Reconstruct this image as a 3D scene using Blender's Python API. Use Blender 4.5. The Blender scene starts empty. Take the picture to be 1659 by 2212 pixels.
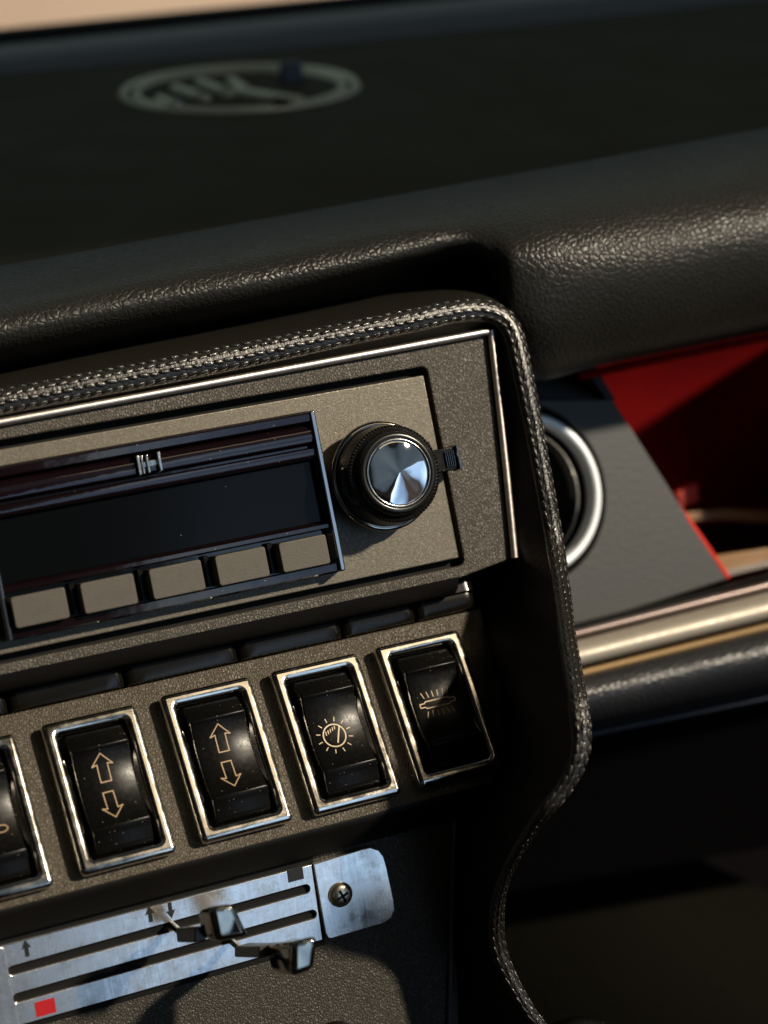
import bpy, math, random
from mathutils import Vector, Matrix
random.seed(7)
R = math.radians
sc = bpy.context.scene
C = sc.collection

# ------------------------------------------------------------------ camera model
# Work frame: X along the console, Z up the face of the radio panel, Y into the dash.
FPX, PSI, PIT, ROLL, DIST = 4597.0, 0.38746, 0.01225, 0.1931, 0.67
F = Vector((math.sin(PSI)*math.cos(PIT), math.cos(PSI)*math.cos(PIT), -math.sin(PIT)))
R0 = Vector((math.cos(PSI), -math.sin(PSI), 0)); U0 = R0.cross(F)
CR = math.cos(ROLL)*R0 - math.sin(ROLL)*U0
CU = math.sin(ROLL)*R0 + math.cos(ROLL)*U0
CP = -DIST*F
W = Matrix.Translation((0, 0, 0.9)) @ Matrix.Rotation(R(-23.4), 4, 'X')   # work frame -> upright world

def ray(px, py):
    return (F + CR*((px-829.5)/FPX) + CU*((1106-py)/FPX))
def at(px, py, Y):
    d = ray(px, py); t = (Y-CP.y)/d.y
    return CP + d*t

class Frame:
    def __init__(s, o, tilt):
        s.o = Vector(o); s.u = Vector((1, 0, 0))
        s.v = Vector((0, math.sin(tilt), math.cos(tilt))); s.n = Vector((0, -math.cos(tilt), math.sin(tilt)))
        m = Matrix((s.u, s.v, s.n)).transposed().to_4x4(); m.translation = s.o
        s.m = m
    def loc(s, px, py, n=0.0):
        d = ray(px, py); t = ((s.o + s.n*n) - CP).dot(s.n)/d.dot(s.n)
        p = CP + d*t - s.o
        return Vector((p.dot(s.u), p.dot(s.v), n))
    def w(s, l): return s.o + s.u*l[0] + s.v*l[1] + s.n*l[2]
RAD = Frame((0, 0, 0), 0.0)
SWI = Frame((0, .008, -.045), .34452)
HEA = Frame((0, .008, -.12), -.17133)

# ------------------------------------------------------------------ mesh helpers
class MB:
    def __init__(s): s.v = []; s.f = []
    def add(s, vs, fs):
        b = len(s.v); s.v += [tuple(x) for x in vs]; s.f += [tuple(b+i for i in f) for f in fs]; return s
    def box(s, x0, x1, y0, y1, z0, z1, taper=0.0):
        t = taper
        vs = [(x0,y0,z0),(x1,y0,z0),(x1,y1,z0),(x0,y1,z0),(x0+t,y0+t,z1),(x1-t,y0+t,z1),(x1-t,y1-t,z1),(x0+t,y1-t,z1)]
        return s.add(vs, [(3,2,1,0),(4,5,6,7),(0,1,5,4),(1,2,6,5),(2,3,7,6),(3,0,4,7)])
    def hexa(s, a, b):      # two quads (back a, front b) -> closed solid
        return s.add(list(a)+list(b), [(3,2,1,0),(4,5,6,7),(0,1,5,4),(1,2,6,5),(2,3,7,6),(3,0,4,7)])
    def grid(s, rows, closed=False, flip=False):
        n = len(rows[0]); vs = [p for r in rows for p in r]; fs = []
        for i in range(len(rows)-1):
            for j in range(n if closed else n-1):
                a = i*n+j; b = i*n+(j+1) % n; c = (i+1)*n+(j+1) % n; d = (i+1)*n+j
                fs.append((a,d,c,b) if flip else (a,b,c,d))
        return s.add(vs, fs)
    def tube(s, path, r, k=10, caps=True, squash=None):
        path = [Vector(p) for p in path]; rows = []
        for i, p in enumerate(path):
            t = (path[min(i+1, len(path)-1)]-path[max(i-1, 0)]).normalized()
            up = Vector((0, -1, .13)) if abs(t.dot(Vector((0, -1, 0)))) < .95 else Vector((1, 0, 0))
            a = t.cross(up).normalized(); b = a.cross(t).normalized()
            rr = r[i] if isinstance(r, (list, tuple)) else r
            rows.append([p + a*(rr*math.cos(2*math.pi*q/k)) + b*((squash or 1)*rr*math.sin(2*math.pi*q/k)) for q in range(k)])
        s.grid(rows, closed=True)
        if caps:
            b = len(s.v)-len(rows)*k
            s.f.append(tuple(b+q for q in range(k))[::-1]); s.f.append(tuple(b+(len(rows)-1)*k+q for q in range(k)))
        return s
    def rev(s, prof, cx=0, cy=0, k=96, fz=None):   # revolve (r, z) about local z
        rows = []
        for r_, z in prof:
            rows.append([(cx+r_*math.cos(2*math.pi*q/k), cy+r_*math.sin(2*math.pi*q/k), z) for q in range(k)])
        return s.grid(rows, closed=True)
    def ball(s, c, r, k=8, m=5, ax=(1,1,1), mat=None):
        c = Vector(c); rows = []
        for i in range(m+1):
            th = math.pi*(i+.001)/(m+.002)
            row = []
            for q in range(k):
                ph = 2*math.pi*q/k
                d = Vector((math.sin(th)*math.cos(ph)*ax[0], math.sin(th)*math.sin(ph)*ax[1], math.cos(th)*ax[2]))*r
                row.append(c + (mat @ d if mat else d))
            rows.append(row)
        return s.grid(rows, closed=True)

def finish(me, smooth=40):
    for p in me.polygons: p.use_smooth = True
    try: me.set_sharp_from_angle(angle=R(smooth))
    except Exception: pass
def build(mb, name, mat, parent=None, bevel=0, smooth=40, seg=3, sub=0, solid=0, kind=None, label=None, recalc=False):
    me = bpy.data.meshes.new(name); me.from_pydata(mb.v, [], mb.f); me.update()
    if recalc:
        import bmesh
        bm = bmesh.new(); bm.from_mesh(me); bmesh.ops.remove_doubles(bm, verts=bm.verts, dist=1e-6)
        bmesh.ops.recalc_face_normals(bm, faces=bm.faces); bm.to_mesh(me); bm.free()
    finish(me, smooth)
    return link(me, name, mat, parent, bevel, seg, sub, solid, kind, label)
def link(me, name, mat, parent=None, bevel=0, seg=3, sub=0, solid=0, kind=None, label=None):
    o = bpy.data.objects.new(name, me); C.objects.link(o); o.parent = parent
    me.materials.append(mat)
    if solid:
        m = o.modifiers.new('solid', 'SOLIDIFY'); m.thickness = solid; m.offset = 1
    if bevel:
        m = o.modifiers.new('bevel', 'BEVEL'); m.width = bevel; m.segments = seg; m.limit_method = 'ANGLE'; m.angle_limit = R(35); m.harden_normals = False
    if sub:
        m = o.modifiers.new('sub', 'SUBSURF'); m.levels = sub; m.render_levels = sub
    if kind: o['kind'] = kind
    if label: o['label'] = label
    return o
def shape2d(name, outer, holes, n0, n1, mat, parent, bev=0.0, label=None):
    cu = bpy.data.curves.new(name, 'CURVE'); cu.dimensions = '2D'; cu.fill_mode = 'BOTH'
    for pts in [outer]+list(holes):
        sp = cu.splines.new('POLY'); sp.points.add(len(pts)-1)
        for p, q in zip(sp.points, pts): p.co = (q[0], q[1], 0, 1)
        sp.use_cyclic_u = True
    cu.extrude = abs(n1-n0)/2 - bev; cu.bevel_depth = bev; cu.bevel_resolution = 4; cu.offset = -bev
    tmp = bpy.data.objects.new('tmp', cu); C.objects.link(tmp)
    dg = bpy.context.evaluated_depsgraph_get(); dg.update()
    me = bpy.data.meshes.new_from_object(tmp.evaluated_get(dg)); bpy.data.objects.remove(tmp); bpy.data.curves.remove(cu)
    me.name = name; me.transform(Matrix.Translation((0, 0, (n0+n1)/2))); me.materials.clear()
    finish(me, 35)
    return link(me, name, mat, parent, label=label)
def rrect(x0, x1, y0, y1, r, k=6):
    pts = []
    for cx, cy, a0 in ((x1-r, y1-r, 0), (x0+r, y1-r, 90), (x0+r, y0+r, 180), (x1-r, y0+r, 270)):
        for i in range(k+1):
            a = R(a0+90*i/k); pts.append((cx+r*math.cos(a), cy+r*math.sin(a)))
    return pts
def thing(name, label, cat, loc=(0,0,0), frame=None, group=None):
    o = bpy.data.objects.new(name, None); C.objects.link(o); o.empty_display_size = .02
    if frame: m = frame.m.copy(); m.translation = frame.w(loc); o.matrix_world = m
    else: o.location = loc
    o['label'] = label; o['category'] = cat
    if group: o['group'] = group
    return o
def catmull(pts, n):
    """smooth resample of list of tuples (equal steps per segment)"""
    P = [Vector(p) for p in pts]; out = []
    for i in range(len(P)-1):
        p0 = P[i-1] if i else P[0]*2-P[1]; p1 = P[i]; p2 = P[i+1]; p3 = P[i+2] if i+2 < len(P) else P[-1]*2-P[-2]
        for j in range(n):
            t = j/n
            out.append(.5*((2*p1)+(p2-p0)*t+(2*p0-5*p1+4*p2-p3)*t*t+(3*p1-p0-3*p2+p3)*t**3))
    out.append(P[-1]); return out
def interp(tab, x):
    """monotone-ish smooth interpolation of [(x, y...)] with linear ends"""
    if x <= tab[0][0]: a, b = tab[0], tab[1]
    elif x >= tab[-1][0]: a, b = tab[-2], tab[-1]
    else:
        for a, b in zip(tab, tab[1:]):
            if a[0] <= x <= b[0]: break
    t = (x-a[0])/(b[0]-a[0])
    return [p+(q-p)*t for p, q in zip(a[1:], b[1:])]
def sinterp(tab, x):
    i = 0
    while i < len(tab)-2 and x > tab[i+1][0]: i += 1
    a, b = tab[i], tab[i+1]; h = b[0]-a[0]; t = (x-a[0])/h
    def sl(j):
        if j <= 0: return [(q-p)/(tab[1][0]-tab[0][0]) for p, q in zip(tab[0][1:], tab[1][1:])]
        if j >= len(tab)-1: return [(q-p)/(tab[-1][0]-tab[-2][0]) for p, q in zip(tab[-2][1:], tab[-1][1:])]
        return [(q-p)/(tab[j+1][0]-tab[j-1][0]) for p, q in zip(tab[j-1][1:], tab[j+1][1:])]
    m0, m1 = sl(i), sl(i+1)
    if t < 0: return [p+m*(x-a[0]) for p, m in zip(a[1:], m0)]
    if t > 1: return [p+m*(x-b[0]) for p, m in zip(b[1:], m1)]
    h00 = 2*t**3-3*t*t+1; h10 = t**3-2*t*t+t; h01 = -2*t**3+3*t*t; h11 = t**3-t*t
    return [h00*p+h10*h*u+h01*q+h11*h*w_ for p, q, u, w_ in zip(a[1:], b[1:], m0, m1)]

# ------------------------------------------------------------------ materials
def mat(name, col, rough=.5, metal=0, coat=0, spec=.5, coat_rough=.05, sheen=0):
    m = bpy.data.materials.new(name); m.use_nodes = True; b = m.node_tree.nodes['Principled BSDF']
    b.inputs['Base Color'].default_value = (*col, 1); b.inputs['Roughness'].default_value = rough
    b.inputs['Metallic'].default_value = metal; b.inputs['Coat Weight'].default_value = coat
    b.inputs['Coat Roughness'].default_value = coat_rough; b.inputs['Specular IOR Level'].default_value = spec
    b.inputs['Sheen Weight'].default_value = sheen
    return m
class NT:
    def __init__(s, m):
        s.t = m.node_tree; s.b = s.t.nodes['Principled BSDF']; s.tc = s.t.nodes.new('ShaderNodeTexCoord')
    def n(s, kind, **kw):
        n = s.t.nodes.new(kind)
        for k, v in kw.items():
            if k in n.inputs: n.inputs[k].default_value = v
            else: setattr(n, k, v)
        return n
    def l(s, a, b): s.t.links.new(a, b)
    def mapping(s, scale=(1,1,1), rot=(0,0,0)):
        m = s.n('ShaderNodeMapping'); m.inputs['Scale'].default_value = scale; m.inputs['Rotation'].default_value = rot
        s.l(s.tc.outputs['Object'], m.inputs['Vector']); return m.outputs[0]
    def noise(s, vec, scale, detail=3, rough=.5, dist=0):
        n = s.n('ShaderNodeTexNoise'); n.inputs['Scale'].default_value = scale; n.inputs['Detail'].default_value = detail
        n.inputs['Roughness'].default_value = rough; n.inputs['Distortion'].default_value = dist; s.l(vec, n.inputs['Vector']); return n.outputs[0]
    def ramp(s, fac, stops):
        r = s.n('ShaderNodeValToRGB'); e = r.color_ramp.elements
        while len(e) < len(stops): e.new(.5)
        for el, (p, c) in zip(e, stops): el.position = p; el.color = c if len(c) == 4 else (*c, 1)
        s.l(fac, r.inputs[0]); return r.outputs[0]
    def mr(s, fac, a, b, c, d):
        r = s.n('ShaderNodeMapRange'); 
        for i, v in zip(range(1, 5), (a, b, c, d)): r.inputs[i].default_value = v
        s.l(fac, r.inputs[0]); return r.outputs[0]
    def math(s, op, a, b):
        r = s.n('ShaderNodeMath', operation=op)
        for i, v in enumerate((a, b)):
            if isinstance(v, (int, float)): r.inputs[i].default_value = v
            else: s.l(v, r.inputs[i])
        return r.outputs[0]
    def bump(s, h, dist, strength=1, prev=None):
        b = s.n('ShaderNodeBump'); b.inputs['Distance'].default_value = dist; b.inputs['Strength'].default_value = strength
        s.l(h, b.inputs['Height'])
        if prev: s.l(prev, b.inputs['Normal'])
        s.l(b.outputs[0], s.b.inputs['Normal']); return b.outputs[0]

def leather(name, col, rough, cell, dist, spec=.5, sheen=0):
    m = mat(name, col, rough, spec=spec, sheen=sheen); t = NT(m)
    o = t.tc.outputs['Object']
    wn = t.n('ShaderNodeTexNoise'); wn.inputs['Scale'].default_value = cell*.55; wn.inputs['Detail'].default_value = 2; t.l(o, wn.inputs['Vector'])
    mix = t.n('ShaderNodeVectorMath', operation='MULTIPLY_ADD'); t.l(wn.outputs['Color'], mix.inputs[0]); mix.inputs[1].default_value = (.9/cell,)*3; t.l(o, mix.inputs[2])
    v = t.n('ShaderNodeTexVoronoi'); v.feature = 'DISTANCE_TO_EDGE'; v.inputs['Scale'].default_value = cell; t.l(mix.outputs[0], v.inputs['Vector'])
    h = t.math('POWER', t.mr(v.outputs['Distance'], 0, .34, 0, 1), .7)
    n2 = t.noise(o, cell*3.2, 3)
    hh = t.math('ADD', h, t.math('MULTIPLY', n2, .35))
    t.bump(hh, dist)
    big = t.noise(o, 30, 3)
    t.l(t.mr(t.math('ADD', t.math('MULTIPLY', h, -.12), big), .2, .8, rough-.07, rough+.1), t.b.inputs['Roughness'])
    return m
M_pad = leather('black_leather', (.0185, .0180, .0155), .38, 500, .00014, spec=.5)
M_top = leather('dash_top_vinyl', (.062, .056, .038), .6, 600, .0001, spec=.14)
M_top.node_tree.nodes['Principled BSDF'].inputs['IOR'].default_value = 1.22
M_pad.node_tree.nodes['Principled BSDF'].inputs['IOR'].default_value = 1.33
M_hood = mat('smooth_black_leather', (.016, .014, .011), .38, spec=.45); t = NT(M_hood)
t.bump(t.noise(t.tc.outputs['Object'], 900, 4), .00006)
M_wall = mat('dull_black_leather', (.007, .0063, .006), .5, spec=.15); t = NT(M_wall)
t.bump(t.noise(t.tc.outputs['Object'], 700, 4), .0001)
M_stitch = mat('braided_leather', (.013, .011, .008), .25, coat=.4, coat_rough=.16, spec=.6); t = NT(M_stitch)
nz = t.noise(t.tc.outputs['Object'], 1400, 4); t.bump(nz, .00025)
t.l(t.mr(t.noise(t.tc.outputs['Object'], 300, 3), .3, .7, .14, .42), t.b.inputs['Roughness'])
M_bead = mat('bead_leather', (.012, .010, .008), .33, coat=.3, coat_rough=.3); t = NT(M_bead)
t.bump(t.noise(t.tc.outputs['Object'], 900, 4), .0003)

def dust(m, scale=700, amount=.06, col=(.30,.27,.22), thr=.72):
    t = NT(m); o = t.tc.outputs['Object']
    v = t.n('ShaderNodeTexVoronoi'); v.inputs['Scale'].default_value = scale; t.l(o, v.inputs['Vector'])
    near = t.math('LESS_THAN', v.outputs['Distance'], amount)
    sp_c = t.n('ShaderNodeSeparateColor'); t.l(v.outputs['Color'], sp_c.inputs[0])
    k = t.math('MULTIPLY', near, t.math('GREATER_THAN', t.math('ADD', sp_c.outputs[0], t.math('MULTIPLY', t.noise(o, 60, 2), .4)), thr+.2))
    mx = t.n('ShaderNodeMix', data_type='RGBA'); t.l(k, mx.inputs[0]); mx.inputs[6].default_value = t.b.inputs['Base Color'].default_value[:]; mx.inputs[7].default_value = (*col, 1)
    t.l(mx.outputs[2], t.b.inputs['Base Color'])
def grained(name, col, rough, cell, dist, metal=0, col2=None):
    m = mat(name, col, rough, metal); t = NT(m); o = t.tc.outputs['Object']
    wn = t.n('ShaderNodeTexNoise'); wn.inputs['Scale'].default_value = cell*.6; wn.inputs['Detail'].default_value = 2; t.l(o, wn.inputs['Vector'])
    mx = t.n('ShaderNodeVectorMath', operation='MULTIPLY_ADD'); t.l(wn.outputs['Color'], mx.inputs[0]); mx.inputs[1].default_value = (1.6/cell,)*3; t.l(o, mx.inputs[2])
    mp = t.n('ShaderNodeMapping'); mp.inputs['Scale'].default_value = (1, .6, .62); mp.inputs['Rotation'].default_value = (0, .3, .35); t.l(mx.outputs[0], mp.inputs['Vector'])
    v = t.n('ShaderNodeTexVoronoi'); v.feature = 'DISTANCE_TO_EDGE'; v.inputs['Scale'].default_value = cell; t.l(mp.outputs[0], v.inputs['Vector'])
    h = t.mr(v.outputs['Distance'], .02, .24, 0, 1)
    n2 = t.noise(o, cell*2.2, 2)
    t.bump(t.math('ADD', h, t.math('MULTIPLY', n2, .5)), dist)
    c = t.ramp(h, [(0, tuple(x*.8 for x in col)), (1, col2 or col)]); t.l(c, t.b.inputs['Base Color'])
    t.l(t.mr(t.noise(o, 60, 4), .3, .7, rough-.06, rough+.08), t.b.inputs['Roughness'])
    return m
M_grain = grained('grained_vinyl', (.062, .053, .041), .46, 1300, .00016, col2=(.072, .063, .049))
M_grainsw = grained('grained_vinyl_warm', (.060, .047, .030), .46, 1350, .00016, col2=(.072, .057, .037))
M_grainlow = grained('pebbled_vinyl', (.042, .038, .030), .48, 1350, .00018, col2=(.058, .052, .041))
M_rplate = mat('sand_cast_metal', (.13, .115, .09), .45, .5); t = NT(M_rplate); o = t.tc.outputs['Object']
n1 = t.noise(o, 3200, 2, .6); t.bump(n1, .00007)
vo = t.n('ShaderNodeTexVoronoi'); vo.inputs['Scale'].default_value = 2400; t.l(o, vo.inputs['Vector'])
t.l(t.ramp(vo.outputs['Color'], [(.0, (.075, .066, .051)), (.6, (.098, .087, .067)), (1, (.15, .135, .105))]), t.b.inputs['Base Color'])
t.l(t.mr(t.noise(o, 1500, 2), .3, .7, .3, .55), t.b.inputs['Roughness'])
M_button = mat('matt_grey_button', (.066, .059, .046), .5, .2); t = NT(M_button); o = t.tc.outputs['Object']
t.bump(t.noise(o, 2500, 2), .00004); t.l(t.mr(t.noise(o, 200, 4), .3, .7, .4, .6), t.b.inputs['Roughness'])
def chrome(name, col, rough, wear=.1, scale=400):
    m = mat(name, col, rough, 1); t = NT(m); o = t.tc.outputs['Object']
    n1 = t.noise(o, scale, 5, .65)
    t.l(t.mr(n1, .4, .75, max(.02, rough-.02), rough+wear), t.b.inputs['Roughness'])
    t.bump(t.noise(o, scale*.6, 3), .00012, .5)
    return m
M_chrome = chrome('worn_chrome', (.68, .65, .59), .13, .14, 250)
M_trim = chrome('satin_trim', (.74, .66, .60), .38, .1)
M_mirror = mat('polished_cap', (.72, .72, .72), .02, 1)
M_dchrome = mat('smoked_chrome', (.40, .38, .35), .08, 1)
M_bezel = mat('smoked_plastic', (.006, .0025, .0035), .09, 0, coat=.15, coat_rough=.03, spec=.5)
t = NT(M_bezel); t.bump(t.noise(t.tc.outputs['Object'], 120, 2), .00015, .5)
M_glass = mat('dark_display_glass', (.002, .0022, .0025), .12, spec=.12)
t = NT(M_glass); t.l(t.mr(t.noise(t.tc.outputs['Object'], 900, 5, .8), .6, .85, .14, .24), t.b.inputs['Roughness'])
M_black = mat('gloss_black_plastic', (.0035, .0033, .0030), .30, spec=.15)
t = NT(M_black); o = t.tc.outputs['Object']
t.l(t.mr(t.noise(o, 700, 6, .8), .45, .75, .27, .42), t.b.inputs['Roughness']); t.bump(t.noise(o, 250, 3), .00004)
dust(M_black, 800, .10); dust(M_bezel, 500, .07); dust(M_glass, 350, .05, thr=.8)
M_knobblk = mat('satin_black_plastic', (.006, .0055, .005), .26, spec=.5)
M_matte = mat('matt_black', (.004, .004, .004), .7, spec=.2)
M_strip = mat('smoked_light_strip', (.005, .004, .0025), .16, spec=.3)
M_symbol = mat('gold_symbol', (.40, .27, .15), .45)
M_symbolw = mat('pale_symbol', (.62, .49, .32), .45)
M_ink = mat('black_ink', (.012, .012, .011), .45)
M_redink = mat('red_paint', (.42, .012, .014), .35)
M_lever = mat('grey_stem', (.06, .052, .046), .3)
M_alu = mat('brushed_aluminium', (.62, .62, .62), .3, .9); t = NT(M_alu)
mp = t.mapping((1500, 60, 60)); n1 = t.noise(mp, 1, 3, .6); t.bump(n1, .000006)
o = t.tc.outputs['Object']
t.l(t.ramp(t.noise(o, 70, 6, .75), [(.32, (.50, .44, .36)), (.45, (.74, .73, .71)), (.60, (.80, .79, .77)), (.70, (.60, .50, .36))]), t.b.inputs['Base Color'])  # brown blotches in the base colour imitate warm reflections
t.l(t.mr(t.math('ADD', t.math('MULTIPLY', t.noise(o, 300, 5, .75), .6), t.math('MULTIPLY', n1, .4)), .35, .65, .14, .30), t.b.inputs['Roughness'])
M_grip = mat('smoked_grip_chrome', (.42, .39, .33), .07, 1)
t = NT(M_grip); t.bump(t.noise(t.tc.outputs['Object'], 60, 1), .0022, .8)
M_screw = mat('screw_metal', (.62, .55, .42), .3, 1)
M_fascia = mat('dark_grey_fascia', (.022, .024, .023), .45)
t = NT(M_fascia); t.bump(t.noise(t.tc.outputs['Object'], 500, 3), .00008)
M_ring = mat('white_chrome_ring', (.90, .95, 1.0), .42, .3)  # white base colour imitates a bright window reflection on the chrome
M_red = mat('red_flock', (.19, .001, .002), .7, spec=.04)
t = NT(M_red); t.bump(t.noise(t.tc.outputs['Object'], 300, 4), .0006)
t.l(t.ramp(t.noise(t.tc.outputs['Object'], 25, 5, .6), [(.3, (.12, .001, .002)), (.7, (.23, .003, .003))]), t.b.inputs['Base Color'])
M_rededge = mat('red_edge', (.62, .03, .02), .35)
M_gold = mat('reflection_tan', (.34, .17, .045), .35, coat=.4); t = NT(M_gold)
t.l(t.ramp(t.noise(t.mapping((8, 120, 120)), 1, 4), [(.35, (.14, .065, .02)), (.65, (.28, .15, .045))]), t.b.inputs['Base Color'])
M_rail = mat('rail_metal', (.40, .36, .30), .5, .4); t = NT(M_rail); o = t.tc.outputs['Object']
t.l(t.mr(t.noise(o, 250, 5, .7), .35, .7, .42, .62), t.b.inputs['Roughness'])
M_piping = mat('gold_piping', (.30, .19, .08), .45)
M_roll = leather('blue_black_leather', (.018, .019, .022), .4, 420, .00015)
M_molding = mat('rear_molding', (.17, .19, .20), .5)  # blue-grey base colour stands in for a sky reflection
M_vent = mat('vent_metal', (.74, .74, .58), .4, .2)
M_floor = mat('dark_carpet', (.0055, .005, .0034), .95, spec=.03)
t = NT(M_floor); t.bump(t.noise(t.tc.outputs['Object'], 600, 4), .002)
M_under = mat('footwell_black', (.003, .0025, .003), .9, spec=.05)
M_cream = mat('cream_plaster', (.70, .50, .36), .9)
t = NT(M_cream); t.l(t.ramp(t.noise(t.tc.outputs['Object'], 2, 3), [(.3, (.60, .46, .37)), (.7, (.72, .56, .45))]), t.b.inputs['Base Color'])

# ------------------------------------------------------------------ DASHBOARD
dash = thing('dashboard', 'black grained leather dashboard with padded roll running across the whole frame above the console', 'dashboard', at(830, 450, .05))
D0 = dash.location.copy()
def rel(p, o=D0): return Vector(p)-o
# profile rows: each is a table px-x -> (px-y, depth)
TAN = math.tan(R(23.4))
crest = [(-300,628,.048),(0,578,.048),(300,524,.0478),(600,470,.0470),(850,426,.0450),(1000,400,.0425),(1150,374,.0402),(1300,347,.0385),(1659,282,.036),(2000,222,.034)]
r1 = [(-300,690,.030),(0,640,.030),(300,580,.030),(600,515,.029),(900,468,.027),(1000,452,.024),(1100,430,.018),(1300,400,.016),(1659,335,.016),(2000,275,.016)]
r2 = [(-300,748,.012),(0,690,.012),(300,628,.012),(600,572,.012),(900,515,.012),(1000,500,.011),(1080,488,.006),(1150,478,.003),(1300,452,.002),(1659,388,.002),(2000,328,.002)]
r3 = [(-300,768,.0068),(0,711,.0068),(300,649,.0068),(600,595,.0068),(900,537,.0075),(1000,525,.0085),(1060,535,.004),(1110,545,-.002),(1300,520,-.005),(1659,460,-.006),(2000,400,-.006)]
r4 = [(-300,790,.0085),(0,731,.0085),(300,668,.0085),(600,612,.0085),(900,553,.011),(1000,546,.016),(1050,575,.010),(1110,615,.000),(1300,600,-.005),(1659,535,-.006),(2000,475,-.006)]
r5 = [(-300,812,.016),(0,755,.016),(300,692,.016),(600,632,.016),(900,575,.024),(990,572,.034),(1045,612,.022),(1110,690,.005),(1300,685,.002),(1659,615,.001),(2000,555,.001)]
r6 = [(-300,830,.024),(0,775,.024),(300,712,.024),(600,652,.024),(900,600,.036),(985,605,.045),(1040,660,.034),(1110,755,.014),(1300,745,.012),(1659,673,.011),(2000,613,.011)]
r7 = [(-300,850,.034),(0,795,.034),(300,730,.034),(600,672,.034),(900,640,.044),(985,655,.05),(1040,720,.046),(1125,815,.026),(1300,786,.024),(1659,714,.023),(2000,654,.023)]
r8 = [(-300,855,.05),(0,800,.05),(300,735,.05),(600,677,.05),(900,645,.06),(985,665,.07),(1040,725,.07),(1125,818,.06),(1300,786,.06),(1659,712,.06),(2000,652,.06)]
def _sh(tb, dy, xm=1000):
    return [((x, y+dy*max(0, min(1, (xm+60-x)/120)), d)) for x, y, d in tb]
r1 = _sh(r1, -15); r2 = _sh(r2, -27); r3 = _sh(r3, -5); r4 = _sh(r4, 10, 900); r5 = _sh(r5, 14, 800); r6 = _sh(r6, 8, 800)
tabs = [crest, r1, r2, r3, r4, r5, r6, r7, r8]
_y, _d = sinterp(crest, 600); _c = at(600, _y, _d); TPy, TPz = _c.y+.02, _c.z+.0035
xs = [x for x in range(-300, 850, 50)] + [x for x in range(850, 1200, 8)] + [x for x in range(1200, 2001, 40)]
cols = []
for x in xs:
    col = []
    for tb in tabs:
        y, d = sinterp(tb, x); col.append(at(x, y, d))
    # behind the crest
    c0 = col[0]
    ye = c0.y+.024; ze = TPz+(ye-TPy)*TAN+.0003
    back = [c0+Vector((0, .005, .0009)), (c0+Vector((0, .012, .0004))).lerp(Vector((c0.x, c0.y+.012, ze-.012*TAN)), .6), Vector((c0.x, ye, ze))]
    col = back[::-1] + col
    cols.append(catmull([tuple(p) for p in col], 5))
mb = MB(); rows = list(zip(*cols)); mb.grid([[rel(p) for p in r_] for r_ in rows])
build(mb, 'pad', M_pad, dash, smooth=180, label='black grained leather roll along the front edge')
# upper surface behind the crest
def crest_pt(x): y, d = sinterp(crest, x); return at(x, y, d)
TP = crest_pt(600) + Vector((0, .02, .0035))       # a point of the top plane
TN = Vector((0, -math.sin(R(23.4)), math.cos(R(23.4))))
def top_hit(px, py, h=0):
    d = ray(px, py); q = TP+TN*h; tt = (q-CP).dot(TN)/d.dot(TN); return CP+d*tt
mb = MB(); rows = []
DEP = top_hit(0, 172).y-TP.y+.004
for dy in [0]+[.03+(DEP-.03)*k/9 for k in range(10)]:
    row = []
    for i in range(41):
        x = -.32 + i*.028
        z = TP.z + (dy-.004)*TAN + (-.001 if dy == 0 else 0) + .002*math.sin(x*7+dy*9)*(dy > .02)
        row.append(rel((x, TP.y-.008+dy+(-.008 if dy == 0 else 0), z-(.005 if dy == 0 else 0))))
    rows.append(row)
build(mb.grid(rows), 'top_panel', M_top, dash, smooth=180, label='smooth olive black upper surface behind the roll')
# rear moulding: rounded strip, its bluish colour imitates reflected sky
e = Vector((0, TP.y-.008+DEP, TP.z+(DEP-.004)*TAN))
def tp(dy, dz): return Vector((0, dy*math.cos(R(23.4))-dz*math.sin(R(23.4)), dy*math.sin(R(23.4))+dz*math.cos(R(23.4))))
prof = [(-.004,-.002),(0,.002),(.004,.006),(.012,.0092),(.022,.0100),(.030,.0095)]
mb = MB().grid([[rel(e+tp(a, b)+Vector((x*.8/20-.35, 0, 0))) for x in range(31)] for a, b in prof])
build(mb, 'rear_molding', M_molding, dash, smooth=180)
prof = [(.030,.0096),(.032,.012),(.037,.0142),(.044,.0148),(.049,.013),(.051,-.02)]
mb = MB().grid([[rel(e+tp(a, b)+Vector((x*.8/20-.35, 0, 0))) for x in range(31)] for a, b in prof])
build(mb, 'windscreen_seal', M_matte, dash, smooth=180)

# right-hand fascia below the pad
def pxgrid(rowtabs, xs_, sub=1):
    return [[rel(at(x, *sinterp(tb, x))) for x in xs_] for tb in rowtabs]
def poly_px(pts, Y): return [at(x, y, Y) for x, y in pts]
YB = .075
bp = [at(1100, 800, YB+.03), at(1275, 770, YB+.03), at(1330, 864, YB+.004), at(1100, 864, YB+.004)]
mb = MB().add([rel(p) for p in bp], [(0,3,2,1)])
build(mb, 'fascia_ledge', M_molding, dash)  # same painted sky reflection on the upward-facing ledge
fr = Frame((0, YB, 0), 0.0)
L = lambda x, y: tuple(fr.loc(x, y)[:2])
vc = fr.loc(1118, 1072, 0)
hole = [(vc.x+.0335*math.cos(2*math.pi*i/48), vc.y+.0335*math.sin(2*math.pi*i/48)) for i in range(48)]
fo = shape2d('fascia', [L(960,864), L(1312,864), L(1402,1003), L(1562,1252), L(1250,1352), L(960,1440)], [hole], 0, .004, M_fascia, dash, .0008, label='dark grey fascia around the round vent')
fo.matrix_local = Matrix.Translation(-D0) @ fr.m
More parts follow.
